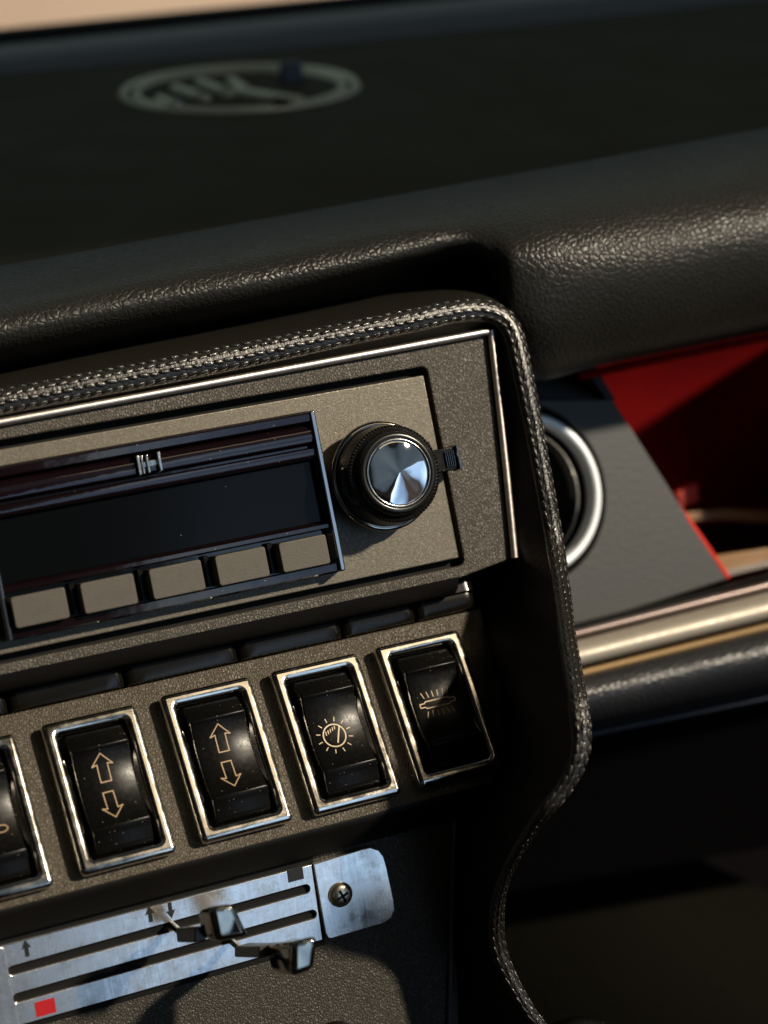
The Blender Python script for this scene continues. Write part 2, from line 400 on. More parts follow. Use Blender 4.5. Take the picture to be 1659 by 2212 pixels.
# trim rail
X0 = [x for x in range(1080, 2001, 40)]
def rowline(y0, y1, Y): return [(1252, y0, Y), (1659, y1, Y)]
rails = [rowline(1342,1238,.074), rowline(1352,1248,.060), rowline(1358,1254,.056)]
build(MB().grid(pxgrid(rails, X0)), 'rail_top_gap', M_matte, dash, smooth=180)  # matt black strip above the rails
rails = [rowline(1358,1254,.058), rowline(1360,1257,.053), rowline(1367,1264,.051), rowline(1375,1272,.053), rowline(1378,1275,.058)]
build(MB().grid(pxgrid(rails, X0)), 'upper_rail', mat('mauve_rail', (.22,.17,.16), .3, .5), dash, smooth=180)
rails = [rowline(1380,1277,.058), rowline(1384,1281,.050), rowline(1396,1294,.044), rowline(1412,1312,.042), rowline(1430,1328,.042), rowline(1438,1336,.045), rowline(1441,1339,.052)]
build(MB().grid(pxgrid(rails, X0)), 'trim_rail', M_rail, dash, smooth=180, label='wide satin metal rail right of the console')
rails = [rowline(1441,1339,.056), rowline(1448,1345,.056)]
build(MB().grid(pxgrid(rails, X0)), 'rail_groove', M_matte, dash)
mb = MB()
pip = [rel(at(x, *sinterp(rowline(1455,1353,.050), x))) for x in range(1080, 2001, 8)]
mb.tube(pip, .0013, 8)
for i in range(0, len(pip)-1):
    mb.ball(pip[i]+Vector((0,-.0004,0)), .0015, 6, 4)
build(mb, 'piping', M_piping, dash, smooth=180, label='golden brown corded piping under the rail')
rails = [rowline(1452,1350,.058), rowline(1458,1356,.050), rowline(1470,1370,.043), rowline(1490,1392,.039), rowline(1515,1420,.038), rowline(1545,1450,.042), rowline(1568,1478,.050), rowline(1582,1496,.062), rowline(1590,1505,.08)]
build(MB().grid(pxgrid(rails, X0)), 'lower_roll', M_roll, dash, smooth=180, label='bluish black leather roll below the metal rail')
rails = [rowline(1585,1500,.066), rowline(1592,1507,.064), rowline(1598,1513,.068)]
build(MB().grid(pxgrid(rails, X0)), 'roll_seam', mat('seam', (.03,.035,.05), .5), dash, smooth=180)
rails = [rowline(1590,1505,.075), rowline(1900,1830,.16)]
build(MB().grid(pxgrid(rails, X0)), 'knee_panel', M_under, dash, smooth=180)

# ------------------------------------------------------------------ round vent right of the console
rv = thing('round_vent', 'round chrome ringed opening in the grey fascia, half hidden behind the right console edge', 'air vent', tuple(vc)[:2]+(.004,), fr)
prof = [(.0266,-.002),(.0266,.0042),(.0271,.0050),(.0283,.0053),(.0294,.0049),(.0299,.0040),(.0300,.001)]
build(MB().rev(prof), 'outer_ring', M_ring, rv, smooth=60)
prof = [(.0218,-.006),(.0225,-.002),(.0238,-.0005),(.0248,-.003),(.0250,-.012)]
build(MB().rev(prof), 'inner_ring', M_dchrome, rv, smooth=60)
prof = [(.0302,.0009),(.033,-.0005),(.0335,-.004),(.0335,-.0045)]
build(MB().rev(prof), 'recess', M_matte, rv, smooth=60)
prof = [(.0262,-.004),(.0250,-.012),(.0225,-.02),(.006,-.026),(.0001,-.026)]
build(MB().rev(prof), 'bowl', M_matte, rv, smooth=60)

# ------------------------------------------------------------------ red compartment to the right
rc = thing('glove_compartment', 'red lined opening right of the grey fascia with tan strips standing in for gold reflections', 'compartment', at(1500, 1250, .1))
RC = rc.location.copy()
def relr(p): return Vector(p)-RC
bk = [at(1180, 690, .17), at(2050, 540, .17), at(2050, 1210, .17), at(1300, 1300, .17)]
mb = MB().add([relr(p) for p in bk], [(0,3,2,1)])
build(mb, 'back_wall', M_red, rc)
a = [at(1262, 795, .076), at(1312,864,.0761), at(1402,1003,.0761), at(1564,1252,.0761), at(1600,1300,.0761)]
b = [p+Vector((.012,.095,0)) for p in a]
build(MB().grid([[relr(p) for p in a],[relr(p) for p in b]]), 'side_wall', M_red, rc, smooth=180)
ed = [at(1388,1003,.074), at(1478,1126,.072), at(1564,1250,.072)]
build(MB().tube([relr(p+Vector((.0016,0,0))) for p in ed], .0012, 8), 'lip', M_rededge, rc, label='bright red lip along the slanted edge')
up = [at(1262,802,.055), at(1400,773,.055), at(1659,720,.055), at(2000,650,.055)]
build(MB().tube([relr(p+Vector((0,.004,-.0012))) for p in up], .0016, 8), 'top_lip', M_red, rc)
fl = [at(1500,1262,.080), at(2050,1130,.080)]
fb = [at(1440,1150,.165), at(2050,1040,.165)]
mb = MB().add([relr(p) for p in (fl[0], fl[1], fb[1], fb[0])], [(0,1,2,3)])
build(mb, 'floor_panel', mat('navy_black_lining', (.012,.008,.02), .3, spec=.5), rc)
w0 = [relr(at(1900,600,.055)), relr(at(1900,1260,.055)), relr(at(1905,1260,.17)), relr(at(1905,600,.17))]
build(MB().hexa(w0, [p+Vector((.006,0,0)) for p in w0]), 'right_sun_baffle', M_red, rc, recalc=True)  # added out of view to keep sun off the back wall's right side
for pts in ([(1470,1108),(1560,1098),(1700,1104),(2000,1120),(2000,1148),(1700,1132),(1560,1124),(1480,1128)], [(1545,1200),(1700,1178),(2000,1120),(2000,1180),(1700,1228),(1560,1246)]):
    dq = .118 if pts[0][0] == 1470 else .092
    n_ = len(pts); mb = MB(); a_ = [relr(at(x, y, dq)) for x, y in pts]; b_ = [p+Vector((0,.006,0)) for p in a_]
    mb.add(a_+b_, [tuple(range(n_))[::-1], tuple(range(n_, 2*n_))]+[(k, (k+1) % n_, n_+(k+1) % n_, n_+k) for k in range(n_)])
    build(mb, 'gold_reflection_strip', M_gold, rc, bevel=.0008, recalc=True)  # tan slabs take the place of gold reflections in the compartment
rb = thing('red_highlight_patch', 'bright orange red slab imitating a highlight in the red lined compartment', 'box', at(1480, 1085, .135))
RB = rb.location.copy()
mb = MB(); q = [at(1462,1062,.125), at(1508,1040,.125), at(1510,1082,.125), at(1472,1098,.125)]
mb.hexa([Vector(p)+Vector((0,.012,.0))-RB for p in q], [Vector(p)-RB for p in q])
build(mb, 'highlight_slab', mat('orange_red_highlight', (.6,.045,.02), .5), rb, bevel=.0006, recalc=True)  # slab added in place of an orange-red highlight

# ------------------------------------------------------------------ CONSOLE
con = thing('center_console', 'black leather edged center console with stitched border holding radio, switches and slider plate', 'console', (0,0,-.15))
CO = Vector((0,0,-.15))
def relc(p): return Vector(p)-CO
# border centre line: px, py, depth(negative = towards viewer), half width mm
BP = [(-300,925,-.004,.0036),(-100,888,-.004,.0036),(0,868,-.004,.0036),(200,830,-.0045,.0036),(400,792,-.005,.0036),(600,752,-.005,.0036),(800,710,-.0055,.0034),(900,690,-.006,.0034),(985,672,-.006,.0033),
      (1040,668,-.006,.0032),(1082,679,-.0065,.0031),(1108,705,-.007,.0031),(1122,745,-.008,.0030),(1134,800,-.009,.0030),(1148,868,-.0095,.0030),(1164,950,-.010,.0028),(1184,1060,-.011,.0027),(1204,1170,-.013,.0027),
      (1222,1280,-.026,.0027),(1236,1380,-.046,.0028),(1250,1470,-.060,.0028),(1259,1545,-.066,.0028),(1262,1600,-.067,.0027),(1252,1650,-.067,.0024),(1222,1705,-.065,.0022),(1182,1755,-.062,.0020),(1142,1812,-.052,.0019),(1108,1872,-.040,.0018),
      (1086,1930,-.028,.0020),(1078,1985,-.020,.0022),(1080,2040,-.016,.0023),(1096,2092,-.015,.0022),(1120,2140,-.015,.0020),(1150,2190,-.015,.0018),(1195,2250,-.015,.0018),(1260,2330,-.015,.0018)]
bpts = catmull([(p[0], p[1], p[2]) for p in BP], 8); bw = catmull([(p[3], 0, 0) for p in BP], 8)
path = [at(p.x, p.y, p.z) for p in bpts]; wid = [w_.x for w_ in bw]
def pframe(path, i):
    t_ = (path[min(i+1, len(path)-1)]-path[max(i-1, 0)]).normalized()
    n_ = Vector((0,-1,0)); s_ = t_.cross(n_).normalized(); n_ = s_.cross(t_).normalized()   # s_: to the inner side? checked below
    return t_, s_, n_
mb = MB(); rows = []
for i, p in enumerate(path):
    t_, s_, n_ = pframe(path, i); w_ = wid[i]
    rows.append([relc(p + s_*(w_*1.12*math.sin(R(a_))) + n_*(w_*.8*math.cos(R(a_)) - w_*.8)) for a_ in range(-115, 116, 10)])
build(mb.grid(rows), 'border_bead', M_bead, con, smooth=180, label='rounded leather edge under the stitching')
# braided stitches in four rows
mb = MB()
cum = [0]
for i in range(1, len(path)): cum.append(cum[-1]+(path[i]-path[i-1]).length)
def onpath(s_):
    i = 0
    lo, hi = 0, len(cum)-1
    while hi-lo > 1:
        m_ = (lo+hi)//2
        if cum[m_] <= s_: lo = m_
        else: hi = m_
    k = (s_-cum[lo])/max(1e-9, cum[lo+1]-cum[lo]); return lo, path[lo].lerp(path[lo+1], k)
step = .0034
for r_i, ang in enumerate((-66, -30, 6, 42)):
    s_ = .0004+.0017*(r_i % 2)
    while s_ < cum[-1]-.004:
        i, p = onpath(s_); t_, sd, n_ = pframe(path, i); w_ = wid[i]
        a_ = R(ang+random.uniform(-3, 3))
        nn = (sd*math.sin(a_)+n_*math.cos(a_)).normalized()
        c = p + sd*(w_*1.12*math.sin(a_)) + n_*(w_*.8*math.cos(a_)-w_*.8) 
        cr = nn.cross(t_).normalized()
        tilt = R(random.uniform(5, 12))*(1 if r_i % 2 else -1)
        t2 = (t_*math.cos(tilt)+cr*math.sin(tilt)).normalized(); c2 = nn.cross(t2).normalized()
        mt = Matrix((t2, c2, nn)).transposed()
        mb.ball(relc(c), 1, 8, 6, ax=(.0021*random.uniform(.85,1.1), w_*.24*random.uniform(.85,1.1), w_*.13*random.uniform(.6,1.3)), mat=mt)
        s_ += step*random.uniform(.96, 1.04)
build(mb, 'braided_stitching', M_stitch, con, smooth=180, label='four rows of glossy dark braided stitches')
# outer skin of the console: from border back to the dash (top hood + right flank)
HO = [(-300,852,.045),(0,792,.045),(200,748,.045),(400,706,.045),(600,668,.045),(800,630,.045),(900,612,.046),(960,602,.048),(1000,600,.05),(1040,608,.05),(1068,625,.05),(1085,650,.05),(1096,690,.05)]
hs = catmull(HO, 8)
inner_i = [i for i in range(len(path))]
kend = int(len(bpts)*0.36)
rows = []
nH = 60
def bord(idx): 
    i = min(len(path)-1, int(round(idx))); t_, s_, n_ = pframe(path, i); return path[i], t_, s_, n_, wid[i]
corner = 14*8
ra = []; rb_ = []; rcx = []; rd = []
for k in range(nH+1):
    f_ = k/nH
    P_, t_, s_, n_, w_ = bord(f_*corner)
    hp = hs[int(round(f_*(len(hs)-1)))]; H_ = at(hp.x, hp.y, hp.z)
    ed_ = P_ - s_*(w_*1.05) - n_*(w_*.9)
    if k == 0: sgn = 1 if ed_.z > P_.z else -1
    ed_ = P_ - s_*(w_*1.05*sgn) - n_*(w_*.9)
    mid = ed_.lerp(H_, .35)+Vector((0, 0, .0006)); mid2 = ed_.lerp(H_, .75)+Vector((0,0,.0001))
    ra.append(relc(ed_)); rb_.append(relc(mid)); rcx.append(relc(mid2)); rd.append(relc(H_))
cols2 = [catmull([tuple(a_) , tuple(b_), tuple(c_), tuple(d_), tuple(Vector(d_)+Vector((0,.03,-.012)))], 6) for a_, b_, c_, d_ in zip(ra, rb_, rcx, rd)]
build(MB().grid(list(zip(*cols2))), 'hood', M_hood, con, smooth=180, label='smooth black leather hood above the radio')
rows = []
for i in range(12*8, len(path)):
    t_, s_, n_ = pframe(path, i); w_ = wid[i]
    e_ = path[i] - s_*(w_*1.05*sgn) - n_*(w_*.9)
    rows.append([relc(e_), relc(Vector((e_.x+.001, e_.y+.03, e_.z))), relc(Vector((e_.x+.001, .07, e_.z)))])
build(MB().grid(rows), 'side_flank', M_wall, con, smooth=180)
# inner wall: border -> contour of the panels
IC = [(-300,968,.0),(-100,930,.0),(0,911,.0),(200,874,0),(400,836,0),(600,798,0),(800,760,0),(900,741,0),(985,724,0),
      (1030,715,0),(1058,710,0),(1066,716,0),(1069,740,0),(1076,800,0),(1084,870,0),(1093,950,0),(1103,1060,0),(1113,1170,0),
      (1112,1225,0.001),(1085,1262,.006),(1050,1310,.010),(1052,1380,.009),(1075,1460,.006),(1100,1545,.002),(1120,1612,-.003),(1136,1672,-.009),(1085,1704,-.010),(1032,1734,-.009),
      (990,1760,.004),(981,1800,.005),(979,1900,.008),(976,2000,.012),(974,2080,.015),(971,2180,.018),(969,2250,.021),(966,2330,.024)]
ic = catmull(IC, 8)
cols3 = []
for i in range(len(path)):
    t_, s_, n_ = pframe(path, i); w_ = wid[i]
    P_ = path[i] + s_*(w_*1.0*sgn) - n_*(w_*.6)
    Q_ = at(ic[i].x, ic[i].y, ic[i].z)
    # wall first drops, then runs flat
    M1 = P_.lerp(Q_, .30)+Vector((0, .15*(Q_.y-P_.y), 0)); M2 = P_.lerp(Q_, .62)+Vector((0, .2*(Q_.y-P_.y), 0))
    cols3.append([relc(p) for p in (P_, M1, M2, Q_)])
build(MB().grid(list(zip(*cols3))), 'inner_wall', M_wall, con, smooth=180, label='plain black wall inside the border')
# grained panel around radio
Lr = lambda x, y, n=0: tuple(RAD.loc(x, y, n)[:2])
PX1, PZ1, PZ0 = .02248, .0403, -.0190
pl, pr_ = -.190, PX1
hole = rrect(pl, pr_+.0016, PZ0-.0026, PZ1+.0027, .0022)
bl_ = Lr(0,1462); br_ = Lr(990,1250)
sl_ = (br_[1]-bl_[1])/(br_[0]-bl_[0])
outer = [(-.2, bl_[1]+(-.2-bl_[0])*sl_), br_, Lr(1104,1206), Lr(1053,718), Lr(0,915), (-.2, Lr(0,915)[1])]
gp = shape2d('radio_panel', outer, [hole], -.0045, 0, M_grain, con, .0006, label='brown grey grained vinyl panel around the radio plate')
gp.matrix_local = Matrix.Translation(-CO) @ RAD.m
gb = build(MB().box(-.2, PX1+.004, PZ0-.004, PZ1+.004, -.0062, -.0046), 'recess_floor', M_matte, con); gb.matrix_local = Matrix.Translation(-CO)@RAD.m
# rounded lower edge of panel rolling back
def edgept(x): return bl_[1]+(x-bl_[0])*sl_
rr_ = []
for a_, bz in ((.0006,.0004),(-.0012,-.0004),(-.0030,-.0016),(-.0042,-.0036),(-.0048,-.0060),(-.0048,-.012)):
    rr_.append([relc((x, -bz, edgept(x)+a_)) for x in [(-.2+i*(br_[0]+.2)/20) for i in range(21)]])
build(MB().grid(rr_), 'rolled_edge', M_wall, con, smooth=180)
# chrome trim bead
mb = MB(); tpts = [at(x, *interp([(-300,966,-.0015),(0,912,-.0015),(1055,716,-.0015)], x)) for x in (-300,0,300,600,900,1054)]
mb.tube([relc(p) for p in tpts], .00115, 12)
build(mb, 'top_trim', M_trim, con, smooth=60, label='satin chrome bead above the radio')
tr2 = [at(1060,714,-.0015), at(1078,870,-.0015), at(1094,1020,-.0015), at(1112,1205,-.0015)]
build(MB().tube([relc(p) for p in tr2], .00115, 12), 'side_trim', M_trim, con, smooth=60, label='satin chrome bead right of the radio')
# switch panel
ls = lambda x, y, n=0: SWI.loc(x, y, n)
v_top = .0085; v_bot = ls(648, 1800).y
xr = [ls(1045,1340).x, ls(1128,1670).x]
outer = [(-.2, v_top), (ls(1048,1340).x, v_top), (ls(1130,1672).x, v_bot), (-.2, v_bot)]
sp = shape2d('switch_panel', outer, [], -.004, 0, M_grainsw, con, .0006, label='grained vinyl panel carrying the rocker switches')
sp.matrix_local = Matrix.Translation(-CO)@SWI.m
mb = MB(); a0 = ls(1050,1336,.0006); a1 = ls(1122,1612,.0006); a2 = ls(1136,1673,.0006); a3 = ls(1036,1732,.0006)
mb.tube([relc(SWI.w(p)) for p in (a0, a1, a2)], .0006, 8)
build(mb, 'panel_edge', M_hood, con, smooth=180)
# lip under the switch panel
e0 = SWI.w((0, v_bot, 0)); 
mb = MB().grid([[relc((x, e0.y+dy, e0.z+dz)) for x in (-.2, ls(1130,1672).x+.0005)] for dy, dz in ((.0,.0003),(-.0001,-.0006),(.0012,-.0022),(.0060,-.0065),(.0100,-.0095),(.024,-.0120))])
build(mb, 'lower_lip', M_wall, con, smooth=60)  # black material and downward slant imitate the shade under the panel
# smoked light strip in five tabs above switches
sxs = [(-260,23),(23,275),(275,520),(520,745),(745,904),(904,1035)]
for i, (xa, xb) in enumerate(sxs):
    ya = lambda x: 1569-(x*.2195) 
    pa = ls(xa+4, ya(xa)-6); pb = ls(xb, ya(xb)-6)
    u0, u1 = pa.x+.0004, pb.x-.0003
    mb = MB()
    prf = [(v_top+.0002,.0),(v_top+.0004,.0016),(v_top+.0022,.0026),(v_top+.0052,.0030),(v_top+.0056,.0044),(v_top+.0105,.0050),(v_top+.0125,.0030),(v_top+.0128,-.004)]
    rows = []
    n_ = 14
    for k in range(n_+1):
        f_ = k/n_; u_ = u0+(u1-u0)*f_; d_ = min(f_, 1-f_)*(u1-u0); sh = -.0010*max(0, 1-d_/.0022)**2
        rows.append([relc(SWI.w((u_, v, n+(sh if n > .001 else 0)))) for v, n in prf])
    # denser ends
    rows = []
    us = [0, .0004, .0009, .0015, .0022]
    uu = [u0+a_ for a_ in us]+[u0+(u1-u0)*k/6 for k in range(1, 6)]+[u1-a_ for a_ in us[::-1]]
    for u_ in uu:
        d_ = min(u_-u0, u1-u_); sh = -.0011*max(0, 1-d_/.0022)**2
        rows.append([relc(SWI.w((u_, v, n+(sh if n > .001 else 0)))) for v, n in prf])
    build(mb.grid(rows), 'light_strip', M_strip, con, smooth=50)
# lower panel
lh = lambda x, y, n=0: HEA.loc(x, y, n)
outer = [(-.2, .024), (lh(981,1770).x, .024), (lh(969,2250).x, -.09), (-.2, -.09)]
lp = shape2d('lower_panel', outer, [], -.004, 0, M_grainlow, con, .0005, label='pebbled black vinyl panel under the slider plate')
lp.matrix_local = Matrix.Translation(-CO)@HEA.m
build(MB().tube([relc(HEA.w(lh(*p, .001))) for p in ((981,1768),(978,1900),(973,2100),(968,2260))], .0007, 8), 'lower_edge', mat('mauve_edge', (.10,.08,.085), .4), con, smooth=180)

# ------------------------------------------------------------------ RADIO
UL = RAD.loc(-4, 1340).x; UR = -.01862; VT, VB = .03544, -.01551
rad = thing('car_radio', 'black car radio with five grey push buttons and round knob on a sand coloured plate', 'radio', (UR, VB, 0), RAD)
ox, oy = UR, VB
def build_r(mb, name, m, **k):
    mb.v = [(x-ox, y-oy, z) for x, y, z in mb.v]; return build(mb, name, m, rad, **k)
f = shape2d('face_plate', [(x-ox, y-oy) for x, y in ((-.189, PZ0), (PX1, PZ0), (PX1, PZ1), (-.189, PZ1))], [], -.003, -.0002, M_rplate, rad, .0004, label='sand coloured fine cast metal plate')
# extruded bezel profile
prof = [(.0354,0),(.0354,.0048),(.0350,.0060),(.0342,.0066),(.0322,.0062),(.0318,.0056),(.0316,.0030),(.0313,.0028),(.0311,.0040),(.0304,.0052),(.0292,.0059),(.0270,.0060),(.0256,.0054),(.0249,.0042),(.0247,.0028),(.0241,.0028),(.0239,.0050),(.0235,.0056),(.0214,.0054),(.0208,.0049),(.0203,.0026),(.0200,.0022)]
prof2 = [(.0010,.0022),(.0008,.0030),(.0003,.0050),(-.0001,.0054),(-.0012,.0053),(-.0016,.0046),(-.0018,.0018),(-.0122,.0018),(-.0123,.0050),(-.0126,.0056),(-.0148,.0054),(-.0154,.0046),(-.0155,0)]
for pf, nm in ((prof, 'upper_bezel'), (prof2, 'lower_bezel')):
    rows = [[(u_, v, n) for v, n in pf] for u_ in (UL+.002, UL+.03, UL+.06, UR-.0023)]
    build_r(MB().grid(rows), nm, M_bezel, smooth=35)
for nm, u0, u1 in (('end_rail', UR-.0025, UR), ('end_rail', UL, UL+.0022)):
    build_r(MB().box(u0, u1, VB, VT, 0, .0070, .0003), nm, M_dchrome, bevel=.0005)
build_r(MB().box(UL+.002, UR-.0024, .0011, .0199, .0, .0023), 'display', M_glass)
bw_ = []
btn = [(34,163,1410),(184,311,1380),(333,457,1345),(476,596,1315),(614,727,1290)]
for xa, xb, yc in btn:
    yc = 1302-(xa/2+xb/2)*.195+85
    u0 = RAD.loc(xa+3, yc, .0090).x; u1 = RAD.loc(xb-4, yc, .0090).x
    bo = shape2d('push_button', [(x-ox, y-oy) for x, y in rrect(u0, u1, -.0121, -.0029, .0009)], [], .002, .0090, M_button, rad, .0003)
    mb = MB().box(u0-.0022, u0-.0004, -.0118, -.0022, .0018, .0045, .0002)
    build_r(mb, 'button_divider', M_black)
# tuner slider on the bar
sp_ = RAD.loc(322, 1001, .006)
mb = MB().box(sp_.x-.0042, sp_.x-.0030, .0250, .0312, .0045, .0078, .0002).box(sp_.x-.0026, sp_.x-.0019, .0252, .0310, .0045, .0072, .0001).box(sp_.x-.0012, sp_.x-.0002, .0252, .0310, .0045, .0074, .0002).box(sp_.x+.0022, sp_.x+.0036, .0250, .0313, .0045, .0080, .0003).box(sp_.x-.0042, sp_.x+.0036, .0272, .0290, .0045, .0064, .0001)
build_r(mb, 'tuner_slider', M_chrome, bevel=.0001)
# knob
kc = RAD.loc(828, 1028, .007)
kx, ky = kc.x, kc.y
build_r(MB().rev([(.0128,0),(.0128,.0055),(.0166,.0058),(.0172,.0063),(.0173,.0070),(.0169,.0076),(.0163,.0077),(.0161,.0072),(.0152,.0072)], kx, ky), 'knob_collar', M_dchrome, smooth=50)
kn = MB().rev([(.0159,.0072),(.0159,.0090),(.0156,.0120),(.0153,.0140),(.0150,.0152),(.0150,.0162),(.0147,.0165),(.0134,.0166),(.0132,.0170),(.0130,.0184),(.0126,.0192),(.0120,.0197),(.0112,.0198),(.0106,.0195),(.0103,.0190)], kx, ky)
n_ = 84
for i in range(n_):
    a_ = 2*math.pi*i/n_
    kn.ball((kx+.0146*math.cos(a_), ky+.0146*math.sin(a_), .0160), .00052, 6, 4, ax=(1.2,1.2,1.5))
build_r(kn, 'volume_knob', M_knobblk, smooth=60, label='large round black knob with knurled rim')
capm = MB().rev([(.0103,.0190),(.0101,.0193),(.0094,.0195),(.0070,.0199),(.0045,.02035),(.0012,.02092),(.00001,.0210)], kx, ky)
co = build_r(capm, 'knob_cap', M_mirror, smooth=80, label='mirror polished domed cap in the knob')
mb = MB().rev([(.0098,.0194),(.0101,.0199),(.0105,.0199),(.0107,.0195)], kx, ky); build_r(mb, 'cap_ring', M_chrome, smooth=80)
# selector tab behind knob
ta = RAD.loc(934, 1004, .006); 
mb = MB().box(ta.x-.006, ta.x+.0010, ta.y-.0066, ta.y+.0078, .0022, .0060, .0004); build_r(mb, 'tab_base', M_black, bevel=.0003)
tb_ = RAD.loc(997, 995, .0075)
mb = MB().box(ta.x-.001, tb_.x-.0012, ta.y-.0030, ta.y+.0046, .0030, .0068, .0002)
build_r(mb, 'selector_tab', M_black, bevel=.0003)
build_r(MB().box(tb_.x-.0016, tb_.x, ta.y-.0034, ta.y+.0050, .0030, .0080, .0003), 'tab_end', M_dchrome, bevel=.0003)
mb = MB()
for k in range(5): mb.box(tb_.x-.0052+k*.0007, tb_.x-.0049+k*.0007, ta.y-.0018, ta.y+.0034, .0066, .0076, .0001)
build_r(mb, 'ribbed_wheel', M_dchrome)

# ------------------------------------------------------------------ ROCKER SWITCHES
FW, FH = .02956/2, .04684/2
def rz(v):     # rocker profile height along v
    pts = [(-.0190,.0020),(-.0182,.0048),(-.0150,.0062),(-.0126,.0080),(-.0119,.0082),(-.0112,.0074),(-.0080,.0063),(-.0040,.0056),(0,.0054),(.0040,.0056),(.0080,.0064),(.0112,.0076),(.0119,.0084),(.0126,.0083),(.0150,.0066),(.0178,.0050),(.0190,.0018)]
    return sinterp(pts, v)[0]
def make_rocker(mbm=M_black):
    mb = MB(); hw = .0088; rows = []
    vs = [-.0190,-.0187,-.0182,-.0170,-.0150,-.0136,-.0128,-.0123,-.0119,-.0115,-.0110,-.0098]+[(-.0080+i*.001) for i in range(17)]+[.0098,.0110,.0115,.0119,.0123,.0128,.0136,.0150,.0165,.0178,.0186,.0190]
    for v in vs:
        z = rz(v); rows.append([(-hw, v, -.004), (-hw, v, z-.0006), (-hw+.00018, v, z-.00018), (-hw+.0006, v, z), (0, v, z+.0), (hw-.0006, v, z), (hw-.00018, v, z-.00018), (hw, v, z-.0006), (hw, v, -.004)])
    mb.grid(rows)
    b = len(mb.v)-len(rows)*9
    mb.f.append(tuple(b+i for i in range(9))); mb.f.append(tuple(b+(len(rows)-1)*9+i for i in range(9))[::-1])
    return mb
def ribbon(mb, pts, w, lift=.00006, closed=False):
    pts = [Vector((p[0], p[1])) for p in pts]
    if closed: pts = pts+[pts[0], pts[1]]
    fine = []
    for a_, b_ in zip(pts, pts[1:]):
        n_ = max(1, int((b_-a_).length/.0006))
        fine += [a_.lerp(b_, k/n_) for k in range(n_)]
    fine.append(pts[-1])
    if closed: fine = fine
    for a_, b_ in zip(fine, fine[1:]):
        d_ = (b_-a_)
        if d_.length < 1e-8: continue
        d_.normalize(); p_ = Vector((-d_.y, d_.x))*w/2; e_ = d_*w*.3
        q = [a_-e_-p_, b_+e_-p_, b_+e_+p_, a_-e_+p_]
        mb.add([(x, y, rz(y)+lift+random.uniform(0, .00001)) for x, y in q], [(0,1,2,3)])
def arrow(cy, up, s=1.0, cx=0):
    k = 1 if up else -1
    P = [(0,.0046),(.0034,.0010),(.0017,.0014),(.0017,-.0042),(-.0017,-.0042),(-.0017,.0014),(-.0034,.0010)]
    return [(cx+x*s, cy+k*y*s) for x, y in P]
def sym_arrows():
    mb = MB(); ribbon(mb, arrow(.0058, True, .95, -.0004), .00034, closed=True); ribbon(mb, arrow(-.0052, False, .92, -.0008), .00034, closed=True); return mb
def sym_gauge():
    mb = MB(); cx, cy, r_ = -.0012, -.0012, .0036
    ribbon(mb, [(cx+r_*math.cos(2*math.pi*i/32), cy+r_*math.sin(2*math.pi*i/32)) for i in range(32)], .0004, closed=True)
    for i in range(12):
        a_ = 2*math.pi*(i+.5)/12; ribbon(mb, [(cx+.0046*math.cos(a_), cy+.0046*math.sin(a_)), (cx+.0058*math.cos(a_), cy+.0058*math.sin(a_))], .00028)
    ribbon(mb, [(cx+.0004, cy-.0023), (cx+.0023, cy+.0024)], .00045)
    for k in range(5):
        x = cx-.0025+k*.0008; ribbon(mb, [(x, cy+.0006+k*.00035), (x+.0001, cy+.0017+k*.0003)], .0003)
    return mb
def sym_lamp():
    mb = MB(); cx, cy = -.0005, .0012
    ribbon(mb, [(cx-.0040,cy+.0011),(cx+.0040,cy+.0011),(cx+.0044,cy+.0006),(cx+.0060,cy+.0006),(cx+.0060,cy-.0006),(cx+.0044,cy-.0006),(cx+.0040,cy-.0011),(cx-.0040,cy-.0011),(cx-.0044,cy-.0006),(cx-.0060,cy-.0006),(cx-.0060,cy+.0006),(cx-.0044,cy+.0006)], .00035, closed=True)
    for sg in (1, -1):
        for k in range(6):
            x = -.0040+k*.0016; ribbon(mb, [(cx+x, cy+sg*.0022), (cx+x*1.18, cy+sg*.0040)], .00028)
    return mb
def sym_fan():
    mb = MB(); cx, cy = .0020, -.0040
    for s_ in (1, -1):
        ribbon(mb, [(cx+s_*.0017+.0019*math.cos(2*math.pi*i/20), cy+.0011*math.sin(2*math.pi*i/20)) for i in range(20)], .0003, closed=True)
    ribbon(mb, [(cx-.0045,cy+.003),(cx-.0025,cy+.0005),(cx-.0045,cy-.003)], .0003)
    return mb
SW = [([(-165,1650),(39,1587),(137,1907),(-75,1962)], 'leftmost rocker switch, cut off by the photo edge, with part of a fan symbol', sym_fan, M_symbol),
      ([(86,1568),(293,1526),(384,1838),(170,1892)], 'rocker switch with up and down arrows, left one of the two with arrows', sym_arrows, M_symbol),
      ([(348,1505),(539,1460),(631,1771),(432,1827)], 'rocker switch with up and down arrows directly left of the gauge switch', sym_arrows, M_symbol),
      ([(575,1450),(770,1413),(870,1710),(681,1767)], 'rocker switch with a pale round gauge symbol in a circle of rays', sym_gauge, M_symbolw),
      ([(810,1394),(983,1370),(1083,1653),(911,1704)], 'rocker switch with an orange lamp tube symbol, rightmost and half in shade', sym_lamp, M_symbol)]
proto = None
def dup(root):
    r_ = root.copy(); C.objects.link(r_)
    for ch in root.children:
        c_ = ch.copy(); C.objects.link(c_); c_.parent = r_
    return r_
roots = []
for i, (cs, lab, sy, sm) in enumerate(SW):
    pp = [ls(x, y, .0035) for x, y in cs]
    cen = sum(pp, Vector((0,0,0)))/4
    if i == 0: cen = None
    roots.append([cen, lab, sy, sm])
roots[0][0] = roots[1][0]*2-roots[2][0] + Vector((-.0002, 0, 0))
